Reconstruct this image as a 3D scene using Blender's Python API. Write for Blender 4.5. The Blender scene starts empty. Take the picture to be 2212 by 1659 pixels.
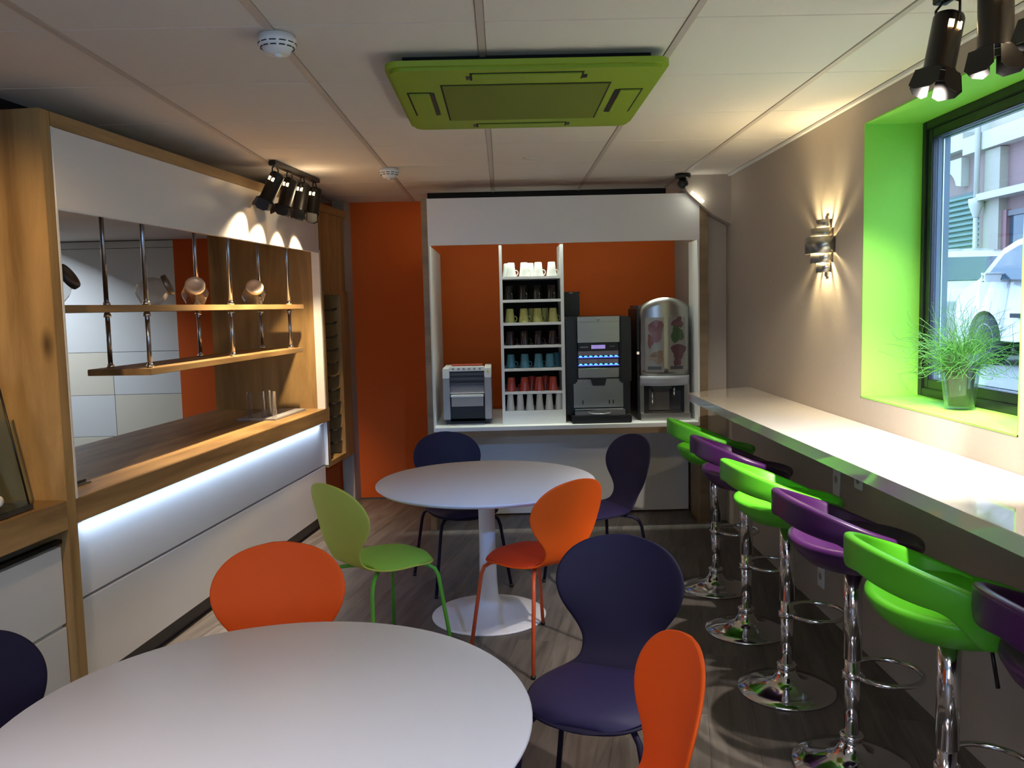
import bpy, bmesh, math, random
from mathutils import Vector, Matrix, Euler
random.seed(7)
PI = math.pi
SC = bpy.context.scene
COL = SC.collection
# ------------------------------------------------------------------ camera
cam = bpy.data.cameras.new('camera'); camo = bpy.data.objects.new('camera', cam); COL.objects.link(camo)
cam.sensor_width = 36; cam.lens = 1845/2212*36; cam.clip_start = .02; cam.clip_end = 200
R_ = Vector((1.0, -0.012, -0.023)); U_ = Vector((0.024, 0.091, 0.996)); F_ = Vector((0.010, 0.996, -0.091))
F_.normalize(); R_ = (R_ - F_*R_.dot(F_)).normalized(); U_ = R_.cross(F_)
m = Matrix((R_, U_, -F_)).transposed().to_4x4(); m.translation = Vector((0, 0, 1.65))
camo.matrix_world = m
SC.camera = camo
# ------------------------------------------------------------------ world, exposure, big lights
SC.view_settings.view_transform = 'Standard'; SC.view_settings.look = 'None'
SC.view_settings.gamma = 1.0; SC.view_settings.exposure = 0.0; SC.view_settings.use_curve_mapping = False
w = bpy.data.worlds.new('world'); SC.world = w; w.use_nodes = True
bg = w.node_tree.nodes['Background']; bg.inputs[0].default_value = (0.40, 0.63, 1.0, 1); bg.inputs[1].default_value = 7.0

def area(name, loc, rot, sx, sy, energy, color, spread=PI, portal=False):
    l = bpy.data.lights.new(name, 'AREA'); l.shape = 'RECTANGLE'; l.size = sx; l.size_y = sy
    l.energy = energy; l.color = color; l.spread = spread
    if portal: l.cycles.is_portal = True
    o = bpy.data.objects.new(name, l); COL.objects.link(o); o.location = loc; o.rotation_euler = rot; return o
def aim(o, target):
    o.rotation_euler = (Vector(target) - o.location).to_track_quat('-Z', 'Y').to_euler()
def spot(name, loc, target, energy, color=(1, .70, .40), size=50, blend=.6, r=.02):
    l = bpy.data.lights.new(name, 'SPOT'); l.energy = energy; l.color = color; l.spot_size = math.radians(size)
    l.spot_blend = blend; l.shadow_soft_size = r
    o = bpy.data.objects.new(name, l); COL.objects.link(o); o.location = loc; aim(o, target); return o
WARM = (1, .76, .46); COOL = (.62, .78, 1.0)
# daylight portals at the two street windows
# left unit frame: d = distance towards the room (front plane -2.215), s = along the unit
TH = math.atan2(.1339, .9910)
LD = Vector((math.sin(TH), math.cos(TH), 0)); LN = Vector((math.cos(TH), -math.sin(TH), 0))
def L(d, s, z): return LN*d + LD*s + Vector((0, 0, z))
LROT = -TH
# added fill lights just below the ceiling, out of view, with no fitting
area('added_fill_light', (-.3, -.9, 2.50), (0, 0, 0), 1.2, 1.2, 50, (1, .88, .80), spread=math.radians(140))
area('added_fill_light', (-1.0, .75, 2.50), (0, 0, 0), .6, .6, 9, (1, .84, .70), spread=math.radians(130))
# kitchen beyond the hatch
area('kitchen_daylight_fill', tuple(L(-5.3, 6.6, 2.30)), (0, math.radians(25), 0), .5, 1.2, 64, (.86, .93, 1.0))  # added area light standing in for daylight from the left
l = bpy.data.lights.new('kitchen_fill_light', 'POINT'); l.energy = 9; l.color = (1, .78, .6); l.shadow_soft_size = .1; o = bpy.data.objects.new('kitchen_fill_light', l); COL.objects.link(o); o.location = (-4.3, 5.4, 1.75)  # added point light that lifts and warms the kitchen ceiling
# added blue spot without a fitting, standing in for daylight on the middle table
spot('spot_light', (1.0, .5, 2.42), (-.10, 4.45, .74), 230, (.16, .40, 1.0), 27, 1.0, .05)
# LED strips
area('counter_led', tuple(L(-2.226, 4.72, .795)), (0, 0, LROT), .008, 2.92, 5, (.52, .70, 1.0), spread=math.radians(140))
area('hutch_led', (.46, 6.30, 2.38), (0, 0, 0), 1.80, .012, 6, (.90, 1.0, .88), spread=math.radians(70))
# spots of the bar behind the camera that light the near display niche and the end panel
spot('spot_light', L(-1.8, 1.9, 2.35), L(-2.5, 3.1, 1.5), 75, (1, .68, .34), 70, .8)
# ------------------------------------------------------------------ materials
def srgb(r, g, b):
    f = lambda c: (c/12.92 if c <= .04045 else ((c+.055)/1.055)**2.4)
    return (f(r/255), f(g/255), f(b/255), 1)
def mat(name, col, rough=.5, metal=0, noise=0, nscale=8, bump=0, stretch=None, emit=None, estr=1, spec=.5, coat=0):
    m = bpy.data.materials.new(name); m.use_nodes = True; nt = m.node_tree; b = nt.nodes['Principled BSDF']
    c = srgb(*col); b.inputs['Base Color'].default_value = c; b.inputs['Roughness'].default_value = rough
    b.inputs['Metallic'].default_value = metal; b.inputs['Specular IOR Level'].default_value = spec
    b.inputs['Coat Weight'].default_value = coat
    if emit: b.inputs['Emission Color'].default_value = srgb(*emit); b.inputs['Emission Strength'].default_value = estr
    if noise or bump:
        tc = nt.nodes.new('ShaderNodeTexCoord'); mp = nt.nodes.new('ShaderNodeMapping')
        nt.links.new(tc.outputs['Object'], mp.inputs[0])
        if stretch: mp.inputs['Scale'].default_value = stretch
        n = nt.nodes.new('ShaderNodeTexNoise'); n.inputs['Scale'].default_value = nscale; n.inputs['Detail'].default_value = 6
        nt.links.new(mp.outputs[0], n.inputs[0])
        if noise:
            mx = nt.nodes.new('ShaderNodeMix'); mx.data_type = 'RGBA'
            mx.inputs[6].default_value = tuple(x*(1-noise) for x in c[:3])+(1,); mx.inputs[7].default_value = tuple(min(1, x*(1+noise)) for x in c[:3])+(1,)
            nt.links.new(n.outputs[0], mx.inputs[0]); nt.links.new(mx.outputs[2], b.inputs['Base Color'])
        if bump:
            bp = nt.nodes.new('ShaderNodeBump'); bp.inputs['Strength'].default_value = bump; bp.inputs['Distance'].default_value = .002
            nt.links.new(n.outputs[0], bp.inputs['Height']); nt.links.new(bp.outputs[0], b.inputs['Normal'])
    return m
def wood(name, dark, light, stretch, rough=.45, scale=3.0, knots=True, rand=False):
    m = bpy.data.materials.new(name); m.use_nodes = True; nt = m.node_tree; N = nt.nodes.new; K = nt.links.new
    b = nt.nodes['Principled BSDF']; b.inputs['Roughness'].default_value = rough
    tc = N('ShaderNodeTexCoord'); mp = N('ShaderNodeMapping'); mp.inputs['Scale'].default_value = stretch
    K(tc.outputs['Object'], mp.inputs[0])
    if rand:
        oi = N('ShaderNodeObjectInfo'); vm = N('ShaderNodeVectorMath'); vm.operation = 'MULTIPLY_ADD'
        vm.inputs[1].default_value = (1, 1, 1)
        cm = N('ShaderNodeCombineXYZ'); mu = N('ShaderNodeMath'); mu.operation = 'MULTIPLY'; mu.inputs[1].default_value = 40
        K(oi.outputs['Random'], mu.inputs[0]); K(mu.outputs[0], cm.inputs[0]); K(mu.outputs[0], cm.inputs[1])
        K(mp.outputs[0], vm.inputs[0]); K(cm.outputs[0], vm.inputs[2]); src = vm.outputs[0]
    else: src = mp.outputs[0]
    n = N('ShaderNodeTexNoise'); n.inputs['Scale'].default_value = scale; n.inputs['Detail'].default_value = 8; n.inputs['Roughness'].default_value = .62; n.inputs['Distortion'].default_value = .6
    K(src, n.inputs[0])
    cr = N('ShaderNodeValToRGB'); cr.color_ramp.elements[0].position = .32; cr.color_ramp.elements[0].color = srgb(*dark)
    cr.color_ramp.elements[1].position = .68; cr.color_ramp.elements[1].color = srgb(*light); K(n.outputs[0], cr.inputs[0])
    out = cr.outputs[0]
    if knots:
        v = N('ShaderNodeTexVoronoi'); v.inputs['Scale'].default_value = 2.6
        mp2 = N('ShaderNodeMapping'); mp2.inputs['Scale'].default_value = tuple(.25+.75*min(1, x) for x in stretch); K(tc.outputs['Object'], mp2.inputs[0]); K(mp2.outputs[0], v.inputs[0])
        c2 = N('ShaderNodeValToRGB'); c2.color_ramp.elements[0].position = .02; c2.color_ramp.elements[0].color = srgb(*[x*.45 for x in dark]); c2.color_ramp.elements[1].position = .09; c2.color_ramp.elements[1].color = (1, 1, 1, 1)
        K(v.outputs['Distance'], c2.inputs[0]); mx = N('ShaderNodeMix'); mx.data_type = 'RGBA'; mx.blend_type = 'MULTIPLY'; mx.inputs[0].default_value = .8
        K(out, mx.inputs[6]); K(c2.outputs[0], mx.inputs[7]); out = mx.outputs[2]
    if rand:
        hs = N('ShaderNodeHueSaturation'); mr = N('ShaderNodeMapRange'); mr.inputs[3].default_value = .86; mr.inputs[4].default_value = 1.12
        K(oi.outputs['Random'], mr.inputs[0]); K(mr.outputs[0], hs.inputs['Value']); K(out, hs.inputs['Color']); out = hs.outputs[0]
    K(out, b.inputs['Base Color'])
    bp = N('ShaderNodeBump'); bp.inputs['Strength'].default_value = .15; bp.inputs['Distance'].default_value = .001; K(n.outputs[0], bp.inputs['Height']); K(bp.outputs[0], b.inputs['Normal'])
    return m
def glass(name, tint=(255, 255, 255), ior=1.45, refl=1.0, rough=.02, haze=0):
    m = bpy.data.materials.new(name); m.use_nodes = True; nt = m.node_tree; nt.nodes.clear(); N = nt.nodes.new; K = nt.links.new
    o = N('ShaderNodeOutputMaterial'); t = N('ShaderNodeBsdfTransparent'); t.inputs[0].default_value = srgb(*tint)
    g = N('ShaderNodeBsdfGlossy'); g.inputs['Roughness'].default_value = rough; f = N('ShaderNodeFresnel')
    ge = N('ShaderNodeNewGeometry'); mr = N('ShaderNodeMapRange'); mr.inputs[3].default_value = ior; mr.inputs[4].default_value = 1/ior; K(ge.outputs['Backfacing'], mr.inputs[0]); K(mr.outputs[0], f.inputs[0])
    mx = N('ShaderNodeMixShader'); K(f.outputs[0], mx.inputs[0]); K(t.outputs[0], mx.inputs[1]); K(g.outputs[0], mx.inputs[2])
    out = mx.outputs[0]
    if haze:
        d = N('ShaderNodeBsdfDiffuse'); d.inputs[0].default_value = srgb(*tint); m2 = N('ShaderNodeMixShader'); m2.inputs[0].default_value = haze
        K(out, m2.inputs[1]); K(d.outputs[0], m2.inputs[2]); out = m2.outputs[0]
    K(out, o.inputs[0]); return m
def glow(name, col, s):
    m = bpy.data.materials.new(name); m.use_nodes = True; nt = m.node_tree; b = nt.nodes['Principled BSDF']
    b.inputs['Base Color'].default_value = (.8, .8, .8, 1); b.inputs['Emission Color'].default_value = srgb(*col); b.inputs['Emission Strength'].default_value = s
    return m
M = {}
M['wall'] = mat('taupe_paint', (172, 160, 146), .85, noise=.04, nscale=60, bump=.15)
M['orange_wall'] = mat('orange_paint', (206, 88, 14), .8, noise=.05, nscale=60, bump=.15)
M['ceil'] = mat('ceiling_tile', (226, 218, 210), .95, noise=.03, nscale=200, bump=.4)
M['rail'] = mat('ceiling_rail', (196, 184, 176), .5)
M['black'] = mat('black_plastic', (16, 16, 18), .4, noise=.1, nscale=40)
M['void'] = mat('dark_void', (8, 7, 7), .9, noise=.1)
M['blackmetal'] = mat('black_metal', (14, 13, 13), .35, metal=.3, noise=.1, nscale=40)
M['white_lam'] = mat('white_laminate', (226, 224, 222), .28, noise=.015, nscale=5)
M['white'] = mat('white_satin', (232, 232, 228), .45, noise=.01)
M['lime'] = mat('lime_paint', (136, 210, 74), .75, noise=.03, nscale=40)
M['acgreen'] = mat('green_plastic', (140, 165, 32), .5, noise=.06, nscale=5)
M['acgrille'] = mat('green_grille', (108, 120, 26), .7, noise=.25, nscale=300)
M['oak_v'] = wood('oak_vertical', (118, 90, 52), (190, 154, 100), (1.6, 1.6, .22), scale=2.6)
M['oak_s'] = wood('oak_along', (108, 82, 50), (184, 148, 98), (2.2, .22, 2.2), scale=2.6)
M['oak_x'] = wood('oak_cross', (108, 88, 62), (148, 124, 92), (.25, 2.0, 2.0), scale=2.6)
M['floor'] = wood('vinyl_plank', (76, 70, 66), (116, 108, 102), (6.0, .5, 1), rough=.42, scale=3.2, knots=False, rand=True)
M['plinth'] = mat('plinth_black', (30, 30, 36), .35, noise=.05)
M['steel'] = mat('brushed_steel', (160, 158, 154), .30, metal=1, noise=.08, nscale=6, stretch=(1, 1, 40))
M['chrome'] = mat('chrome', (225, 225, 228), .10, metal=1, noise=.01)
M['alu'] = mat('aluminium_rod', (170, 172, 182), .25, metal=1, noise=.02)
M['table'] = mat('table_white', (238, 236, 242), .38, noise=.015, nscale=4)
M['tablebase'] = mat('table_base_white', (228, 226, 230), .35, noise=.015)
M['anthracite'] = mat('window_frame', (28, 30, 32), .35, noise=.08, nscale=30, spec=.5)
M['sash_out'] = mat('sash_blue_grey', (98, 108, 132), .4, noise=.04)
M['glass'] = glass('window_glass')
M['cglass'] = glass('clear_glass', (238, 244, 242), 1.45, haze=.008)
M['purple'] = mat('purple_lacquer', (28, 23, 50), .62, spec=.25, noise=.04, nscale=20)
M['purple_pad'] = mat('purple_pad', (30, 20, 66), .65, noise=.06, nscale=60, bump=.2)
M['orange'] = mat('orange_lacquer', (244, 90, 16), .62, spec=.25, noise=.03, nscale=20)
M['orange_pad'] = mat('orange_pad', (222, 62, 16), .6, noise=.05, nscale=60, bump=.2)
M['orange_leg'] = mat('orange_leg', (220, 92, 52), .35, noise=.03)
M['greenl'] = mat('pale_green_lacquer', (206, 212, 92), .62, spec=.25, noise=.03, nscale=20)
M['green_pad'] = mat('green_pad', (158, 212, 78), .6, noise=.05, nscale=60, bump=.2)
M['green_leg'] = mat('green_leg', (104, 190, 60), .35, noise=.03)
M['stool_green'] = mat('stool_green', (84, 180, 34), .4, noise=.03, nscale=10)
M['stool_purple'] = mat('stool_purple', (60, 22, 72), .35, noise=.04, nscale=10)
M['bar'] = mat('bar_top', (224, 216, 208), .07, noise=.015, nscale=3, coat=.5)
M['grey_pl'] = mat('grey_plastic', (150, 150, 156), .4, noise=.03)
M['darkgrey'] = mat('dark_grey', (70, 68, 70), .4, noise=.05)
M['metal_lid'] = mat('tin_lid', (205, 190, 175), .4, metal=.3, noise=.04)
M['steel_dark'] = mat('dark_lid', (90, 84, 80), .4, metal=.6, noise=.05)

# ------------------------------------------------------------------ mesh helpers
class MB:
    def __init__(s): s.b = bmesh.new()
    def box(s, x0, x1, y0, y1, z0, z1, bev=0, rot=None, seg=2):
        g = bmesh.ops.create_cube(s.b, size=1); vs = g['verts']
        for v in vs: v.co = Vector((x0+(v.co.x+.5)*(x1-x0), y0+(v.co.y+.5)*(y1-y0), z0+(v.co.z+.5)*(z1-z0)))
        if bev:
            es = list({e for v in vs for e in v.link_edges}); r = bmesh.ops.bevel(s.b, geom=es, offset=bev, segments=seg, affect='EDGES', clamp_overlap=True)
            vs = list({v for f in r['faces'] for v in f.verts})
        if rot is not None:
            allv = set(vs)
            for v in list(allv):
                for e in v.link_edges: allv.add(e.other_vert(v))
            for v in allv: v.co = rot @ v.co
        return s
    def obox(s, c, ax, ay, az, hx, hy, hz):  # oriented box
        c = Vector(c); vs = []
        for i in (-1, 1):
            for j in (-1, 1):
                for k in (-1, 1): vs.append(s.b.verts.new(c+Vector(ax)*hx*i+Vector(ay)*hy*j+Vector(az)*hz*k))
        for f in ((0, 1, 3, 2), (4, 6, 7, 5), (0, 4, 5, 1), (2, 3, 7, 6), (0, 2, 6, 4), (1, 5, 7, 3)): s.b.faces.new([vs[i] for i in f])
        return s
    def prism(s, poly, a0, a1, axis='z'):
        def P(u, v, a): return {'z': (u, v, a), 'y': (u, a, v), 'x': (a, u, v)}[axis]
        A = [s.b.verts.new(P(u, v, a0)) for u, v in poly]; B = [s.b.verts.new(P(u, v, a1)) for u, v in poly]; n = len(poly)
        s.b.faces.new(A[::-1]); s.b.faces.new(B)
        for i in range(n): s.b.faces.new((A[i], A[(i+1) % n], B[(i+1) % n], B[i]))
        return s
    def lathe(s, prof, seg=32, c=(0, 0, 0), mtx=None, smooth=True, close=False):
        rings = []
        for r, z in prof:
            if r < 1e-5: rings.append([s.b.verts.new((0, 0, z))])
            else: rings.append([s.b.verts.new((r*math.cos(2*PI*i/seg), r*math.sin(2*PI*i/seg), z)) for i in range(seg)])
        fs = []
        for a, b in zip(rings, rings[1:]):
            for i in range(seg):
                j = (i+1) % seg
                if len(a) == 1 and len(b) == 1: continue
                if len(a) == 1: f = (a[0], b[j], b[i])
                elif len(b) == 1: f = (a[i], a[j], b[0])
                else: f = (a[i], a[j], b[j], b[i])
                f = s.b.faces.new(f); f.smooth = smooth
        for r in rings:
            for v in r:
                if mtx is not None: v.co = mtx @ v.co
                v.co += Vector(c)
        return s
    def tube(s, pts, r, seg=10, closed=False, caps=True):
        pts = [Vector(p) for p in pts]; n = len(pts); rings = []
        up = None
        for i, p in enumerate(pts):
            if closed: t = (pts[(i+1) % n]-pts[i-1]).normalized()
            else: t = (pts[min(i+1, n-1)]-pts[max(i-1, 0)]).normalized()
            if up is None:
                up = Vector((0, 0, 1)) if abs(t.z) < .9 else Vector((1, 0, 0))
            u = (up-t*up.dot(t)); u = u.normalized() if u.length > 1e-6 else t.orthogonal().normalized(); up = u; v = t.cross(u)
            rr = r[i] if isinstance(r, (list, tuple)) else r
            rings.append([s.b.verts.new(p+(u*math.cos(2*PI*k/seg)+v*math.sin(2*PI*k/seg))*rr) for k in range(seg)])
        m = n if closed else n-1
        for i in range(m):
            a, b = rings[i], rings[(i+1) % n]
            for k in range(seg):
                f = s.b.faces.new((a[k], a[(k+1) % seg], b[(k+1) % seg], b[k])); f.smooth = True
        if caps and not closed: s.b.faces.new(rings[0][::-1]); s.b.faces.new(rings[-1])
        return s
    def grid(s, fn, nu, nv, smooth=True):
        V = [[s.b.verts.new(fn(i/nu, j/nv)) for j in range(nv+1)] for i in range(nu+1)]
        for i in range(nu):
            for j in range(nv):
                f = s.b.faces.new((V[i][j], V[i+1][j], V[i+1][j+1], V[i][j+1])); f.smooth = smooth
        return s
    def build(s, name, m, parent=None, loc=None, rot=None, weld=False, smooth=False):
        if weld: bmesh.ops.remove_doubles(s.b, verts=s.b.verts, dist=1e-5)
        bmesh.ops.recalc_face_normals(s.b, faces=s.b.faces)
        if smooth:
            for f in s.b.faces: f.smooth = True
        me = bpy.data.meshes.new(name); s.b.to_mesh(me); s.b.free()
        o = bpy.data.objects.new(name, me); COL.objects.link(o)
        for mm in (m if isinstance(m, (list, tuple)) else [m]): me.materials.append(M[mm] if isinstance(mm, str) else mm)
        if parent: o.parent = parent
        if loc is not None: o.location = loc
        if rot is not None: o.rotation_euler = rot
        return o
def tag(o, label, cat, group=None):
    o['label'] = label; o['category'] = cat
    if group: o['group'] = group
    return o
def thing(name, label, cat, loc=(0, 0, 0), rz=0, group=None):
    o = bpy.data.objects.new(name, None); COL.objects.link(o); o.location = loc; o.rotation_euler = (0, 0, rz); o.empty_display_size = .05
    return tag(o, label, cat, group)
def struct(o): o['kind'] = 'structure'; return o
def dup(root, loc=None, rz=None, label=None, group=None, mats=None):
    def cp(o, par):
        c = o.copy(); COL.objects.link(c)
        if par: c.parent = par
        for ch in list(o.children): cp(ch, c)
        return c
    r = cp(root, None)
    if loc is not None: r.location = loc
    if rz is not None: r.rotation_euler = (0, 0, rz)
    if label: r['label'] = label
    if group: r['group'] = group
    return r
def box(name, m, parent, x0, x1, y0, y1, z0, z1, bev=0, **k): return MB().box(x0, x1, y0, y1, z0, z1, bev).build(name, m, parent, **k)

# ================================================================== SETTING
YB = 7.36; XR = 1.66; ZC = 2.55
# floor: sub-base plus individual planks laid at a slight angle
FA = math.radians(-12)
fl = struct(box('floor', 'plinth', None, -7, XR+.02, -2.3, 9, -.08, -.006))
ca, sa = math.cos(FA), math.sin(FA)
pl_meshes = {}
def plank(lu):
    k = round(lu, 3)
    if k not in pl_meshes:
        o = MB().box(-.0897, .0897, -lu/2+.0004, lu/2-.0004, -.006, 0, .0006, seg=1).build('plank', 'floor'); pl_meshes[k] = o.data; bpy.data.objects.remove(o)
    return pl_meshes[k]
npl = 0
for i in range(-26, 22):
    u = i*.18; off = random.uniform(0, 1.2)
    for j in range(-2, 9):
        v = j*1.2+off
        x = u*ca - v*sa*-1 if False else u*math.cos(-FA) + v*math.sin(-FA)*1
        y = -u*math.sin(-FA) + v*math.cos(-FA)
        if x < -2.6+max(0, y-4.0)*.15 or x > 1.8 or y < .3 or y > 7.9: continue
        o = bpy.data.objects.new('plank', plank(1.2)); COL.objects.link(o); o.parent = fl
        o.location = (x, y, 0); o.rotation_euler = (0, 0, FA); npl += 1
# right wall with window openings (built in pieces of one mesh)
def wall_x(x0, x1, ys, zs, holes):
    b = MB()
    for a, c in zip(ys, ys[1:]):
        for d, e in zip(zs, zs[1:]):
            if (a, d) in holes: continue
            b.box(x0, x1, a, c, d, e)
    return b
b = wall_x(XR, XR+.34, [-2.3, -1.35, 1.55, 2.715, 3.93, 8.0], [-.1, 1.19, 2.435, 3.0], {(-1.35, 1.19), (2.715, 1.19)})
struct(b.build('wall_right', 'wall'))
wb = MB().box(-2.2, 1.49, YB, YB+.12, -.1, 2.7)
struct(wb.build('wall_back', 'orange_wall'))
box('baseboard', 'darkgrey', bpy.data.objects['wall_back'], -1.33, -.60, YB-.008, YB, 0, .012)
# return wall beside the drinks hutch and grey wall inside it
b = MB().box(1.52, XR, 6.32, 6.36, -.1, 2.6).box(1.49, 1.52, 6.57, YB+.1, -.1, 2.6)
struct(b.build('wall_right_return', 'wall'))
# sloped boxing in the ceiling corner beside the hutch
struct(MB().prism([(1.30, 2.56), (1.66, 2.56), (1.66, 2.20), (1.53, 2.27), (1.36, 2.42), (1.30, 2.50)], 6.19, 6.32, 'y').build('trim_1', 'wall'))
struct(MB().box(-3.4, -2.2, -2.3, -2.2, -.1, 2.7).box(-.54, XR+.3, -2.3, -2.2, -.1, 2.7).box(-2.2, -.54, -2.3, -2.2, -.1, .85).box(-2.2, 1.3, -2.3, -2.2, 2.42, 2.7).build('wall_rear', 'wall'))
t = bpy.data.objects.new('added_window', None); COL.objects.link(t); t['kind'] = 'structure'  # unseen rear window added to bring cool daylight onto ceiling and tables
box('outer_frame', 'anthracite', t, -2.2, -.54, -2.28, -2.22, .85, .92); box('outer_frame', 'anthracite', t, -2.2, -.54, -2.28, -2.22, 2.35, 2.42)
for x in (-2.2, -.60): box('mullion', 'anthracite', t, x, x+.06, -2.28, -2.22, .92, 2.35)
box('pane', 'glass', t, -2.2, -.54, -2.253, -2.247, .92, 2.35)
# left wall of the seating room before and behind the built-in units (in unit coordinates)
def lbuild(mb, name, m, parent=None): return mb.build(name, m, parent, rot=None if parent else (0, 0, LROT))
struct(lbuild(MB().box(-3.3, -3.18, -2.6, 2.2, -.1, 2.7), 'wall_left', 'wall'))
struct(lbuild(MB().box(-2.34, -2.24, 6.96, 7.6, -.1, 2.6).box(-3.08, -2.56, 6.40, 6.46, -.1, 2.6), 'wall_left_end', 'wall'))
# ceiling: void slab, tiles as pieces and grid rails
ce = struct(MB().box(-3.6, XR+.34, -2.4, 8.0, 2.60, 2.66).build('ceiling', 'void'))
xs = [-3.425, -2.75, -2.075, -1.40, -.722, -.047, .628, 1.303, 1.648]
ys = [-2.2, -1.95, -1.27, -.59, .09, .77, 1.45, 2.13, 2.81, 3.50, 4.18, 4.86, 5.54, 6.22, 6.90, 7.36]
tmesh = {}
for a, c in zip(xs, xs[1:]):
    for d, e in zip(ys, ys[1:]):
        key = (round(c-a, 3), round(e-d, 3))
        if key not in tmesh:
            hx, hy = (c-a)/2-.013, (e-d)/2-.003
            o = MB().box(-hx, hx, -hy, hy, 0, .014, .002, seg=1).build('ceiling_tile', 'ceil'); tmesh[key] = o.data; bpy.data.objects.remove(o)
        o = bpy.data.objects.new('ceiling_tile', tmesh[key]); COL.objects.link(o); o.parent = ce; o.location = ((a+c)/2, (d+e)/2, 2.552)
for a in xs[1:-1]: box('ceiling_rail', 'rail', ce, a-.012, a+.012, -2.2, YB, 2.548, 2.556)
for d in ys[1:-1]: box('ceiling_rail', 'rail', ce, -3.4, XR, d-.004, d+.004, 2.5545, 2.558)
box('ceiling_rail', 'white', ce, XR-.022, XR-.001, -2.2, YB, 2.538, 2.552)

# window 1
def window(name, y0, y1, z0, z1, xr, opening=True):
    W = bpy.data.objects.new(name, None); COL.objects.link(W); W['kind'] = 'structure'
    rv = MB()
    t = .006
    rv.box(XR-.001, xr, y0, y0+t, z0, z1).box(XR-.001, xr, y1-t, y1, z0, z1).box(XR-.001, xr, y0, y1, z1-t, z1).box(XR-.001, xr, y0, y1, z0, z0+t)
    rv.build('reveal', 'lime', W)
    y0 += t; y1 -= t; z0 += t; z1 -= t
    def ring(nm, m, x0, x1, a, wd, bev=.004):
        b = MB()
        b.box(x0, x1, y0+a, y0+a+wd, z0+a, z1-a, bev).box(x0, x1, y1-a-wd, y1-a, z0+a, z1-a, bev)
        b.box(x0, x1, y0+a+wd-.002, y1-a-wd+.002, z1-a-wd, z1-a, bev).box(x0, x1, y0+a+wd-.002, y1-a-wd+.002, z0+a, z0+a+wd, bev)
        return b.build(nm, m, W)
    ring('outer_frame', 'anthracite', xr-.10, xr-.02, 0, .038)
    ring('sash', 'anthracite', xr-.092, xr-.070, .038, .042)
    ring('outer_sash', 'sash_out', xr-.070, xr-.01, .038, .042)
    ring('seal', 'alu', xr-.045, xr-.040, .079, .006, 0)
    MB().box(xr-.078, xr-.072, y0+.078, y1-.078, z0+.078, z1-.078).build('pane', 'glass', W)
    return W
window('window_1', 2.715, 3.93, 1.19, 2.435, 2.02)
window('window_2', -1.35, 1.55, 1.19, 2.435, 2.02)

# ================================================================== LEFT BUILT-IN UNITS (unit coordinates d, s, z)
FR = -2.215
def lthing(name, label, cat, group=None): return thing(name, label, cat, (0, 0, 0), LROT, group)
# base cabinet of the serving hatch
t = lthing('base_cabinet', 'long white base cabinet with two wide drawer fronts under the oak serving counter', 'cabinet')
box('carcass', 'white_lam', t, -3.05, FR-.062, 3.205, 6.284, .10, .79)
box('drawer_front', 'white_lam', t, FR-.060, FR-.036, 3.205, 6.285, .468, .797, .002)
box('drawer_front', 'white_lam', t, FR-.060, FR-.036, 3.205, 6.285, .092, .456, .002)
box('grip_rail', 'alu', t, FR-.060, FR-.050, 3.205, 6.285, .456, .468)
box('plinth', 'plinth', t, -3.0, FR-.06, 3.205, 6.28, 0, .092)
box('side_panel', 'white_lam', t, -2.95, FR-.01, 6.285, 6.32, .46, .80, .001)
box('worktop', 'oak_s', None, -3.10, FR, 3.205, 6.33, .80, .903, .003, rot=(0, 0, LROT))
tag(bpy.data.objects['worktop'], 'thick oak serving counter lit warm under the hanging shelves', 'counter')
o = box('led_strip', glow('cool_led', (190, 220, 255), 6), None, FR-.022, FR-.012, 3.25, 6.20, .796, .7995, rot=(0, 0, LROT))
tag(o, 'cool white light strip under the front of the oak serving counter', 'light strip')
# surround of the hatch: divider, top, fascia, end panel, corner trims
t = lthing('hatch_surround', 'oak and white surround framing the serving hatch, up to the ceiling gap', 'surround')
box('divider_panel', 'oak_v', t, -3.10, FR, 3.145, 3.205, 0, 2.458, .002)
box('top_board', 'oak_s', t, -3.10, FR, 3.205, 6.93, 2.40, 2.458, .002)
box('fascia', 'white_lam', t, FR-.022, FR+.004, 3.205, 6.235, 2.078, 2.398, .002)
box('gap_shade_board', 'void', t, FR-.36, FR-.30, 3.145, 6.93, 2.458, 2.551)  # black board standing in for the shade above the unit
box('end_panel', 'oak_v', t, -3.10, FR-.002, 6.262, 6.29, .903, 2.40)
box('corner_strip', 'white', t, FR-.03, FR+.001, 3.205, 3.217, .903, 2.40)
box('corner_strip', 'white', t, FR-.06, FR+.001, 6.235, 6.262, .903, 2.10)
box('rear_lintel', 'white', t, -3.10, -3.07, 3.205, 6.262, 2.42, 2.60)
# hanging shelf rack
t = lthing('hanging_shelf_rack', 'two oak shelves hung on six metal rods in the serving hatch', 'shelf')
box('shelf', 'oak_s', t, -2.645, -2.305, 3.25, 6.12, 1.664, 1.697, .002)
box('shelf', 'oak_s', t, -2.645, -2.305, 3.985, 6.08, 1.348, 1.380, .002)
for d in (-2.36, -2.575):
    for s in (4.075, 5.03, 5.97):
        r = MB().tube([(d, s, 1.38), (d, s, 1.664)], .0115, 12).tube([(d, s, 1.697), (d, s, 2.40)], .0115, 12).build('rod', 'alu', t)
        for z in (1.38, 1.640, 1.697): MB().lathe([(.0, z), (.019, z), (.019, z+.012), (.012, z+.024), (0, z+.024)], 14, (d, s, 0)).build('collar', 'chrome', r)
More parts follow.
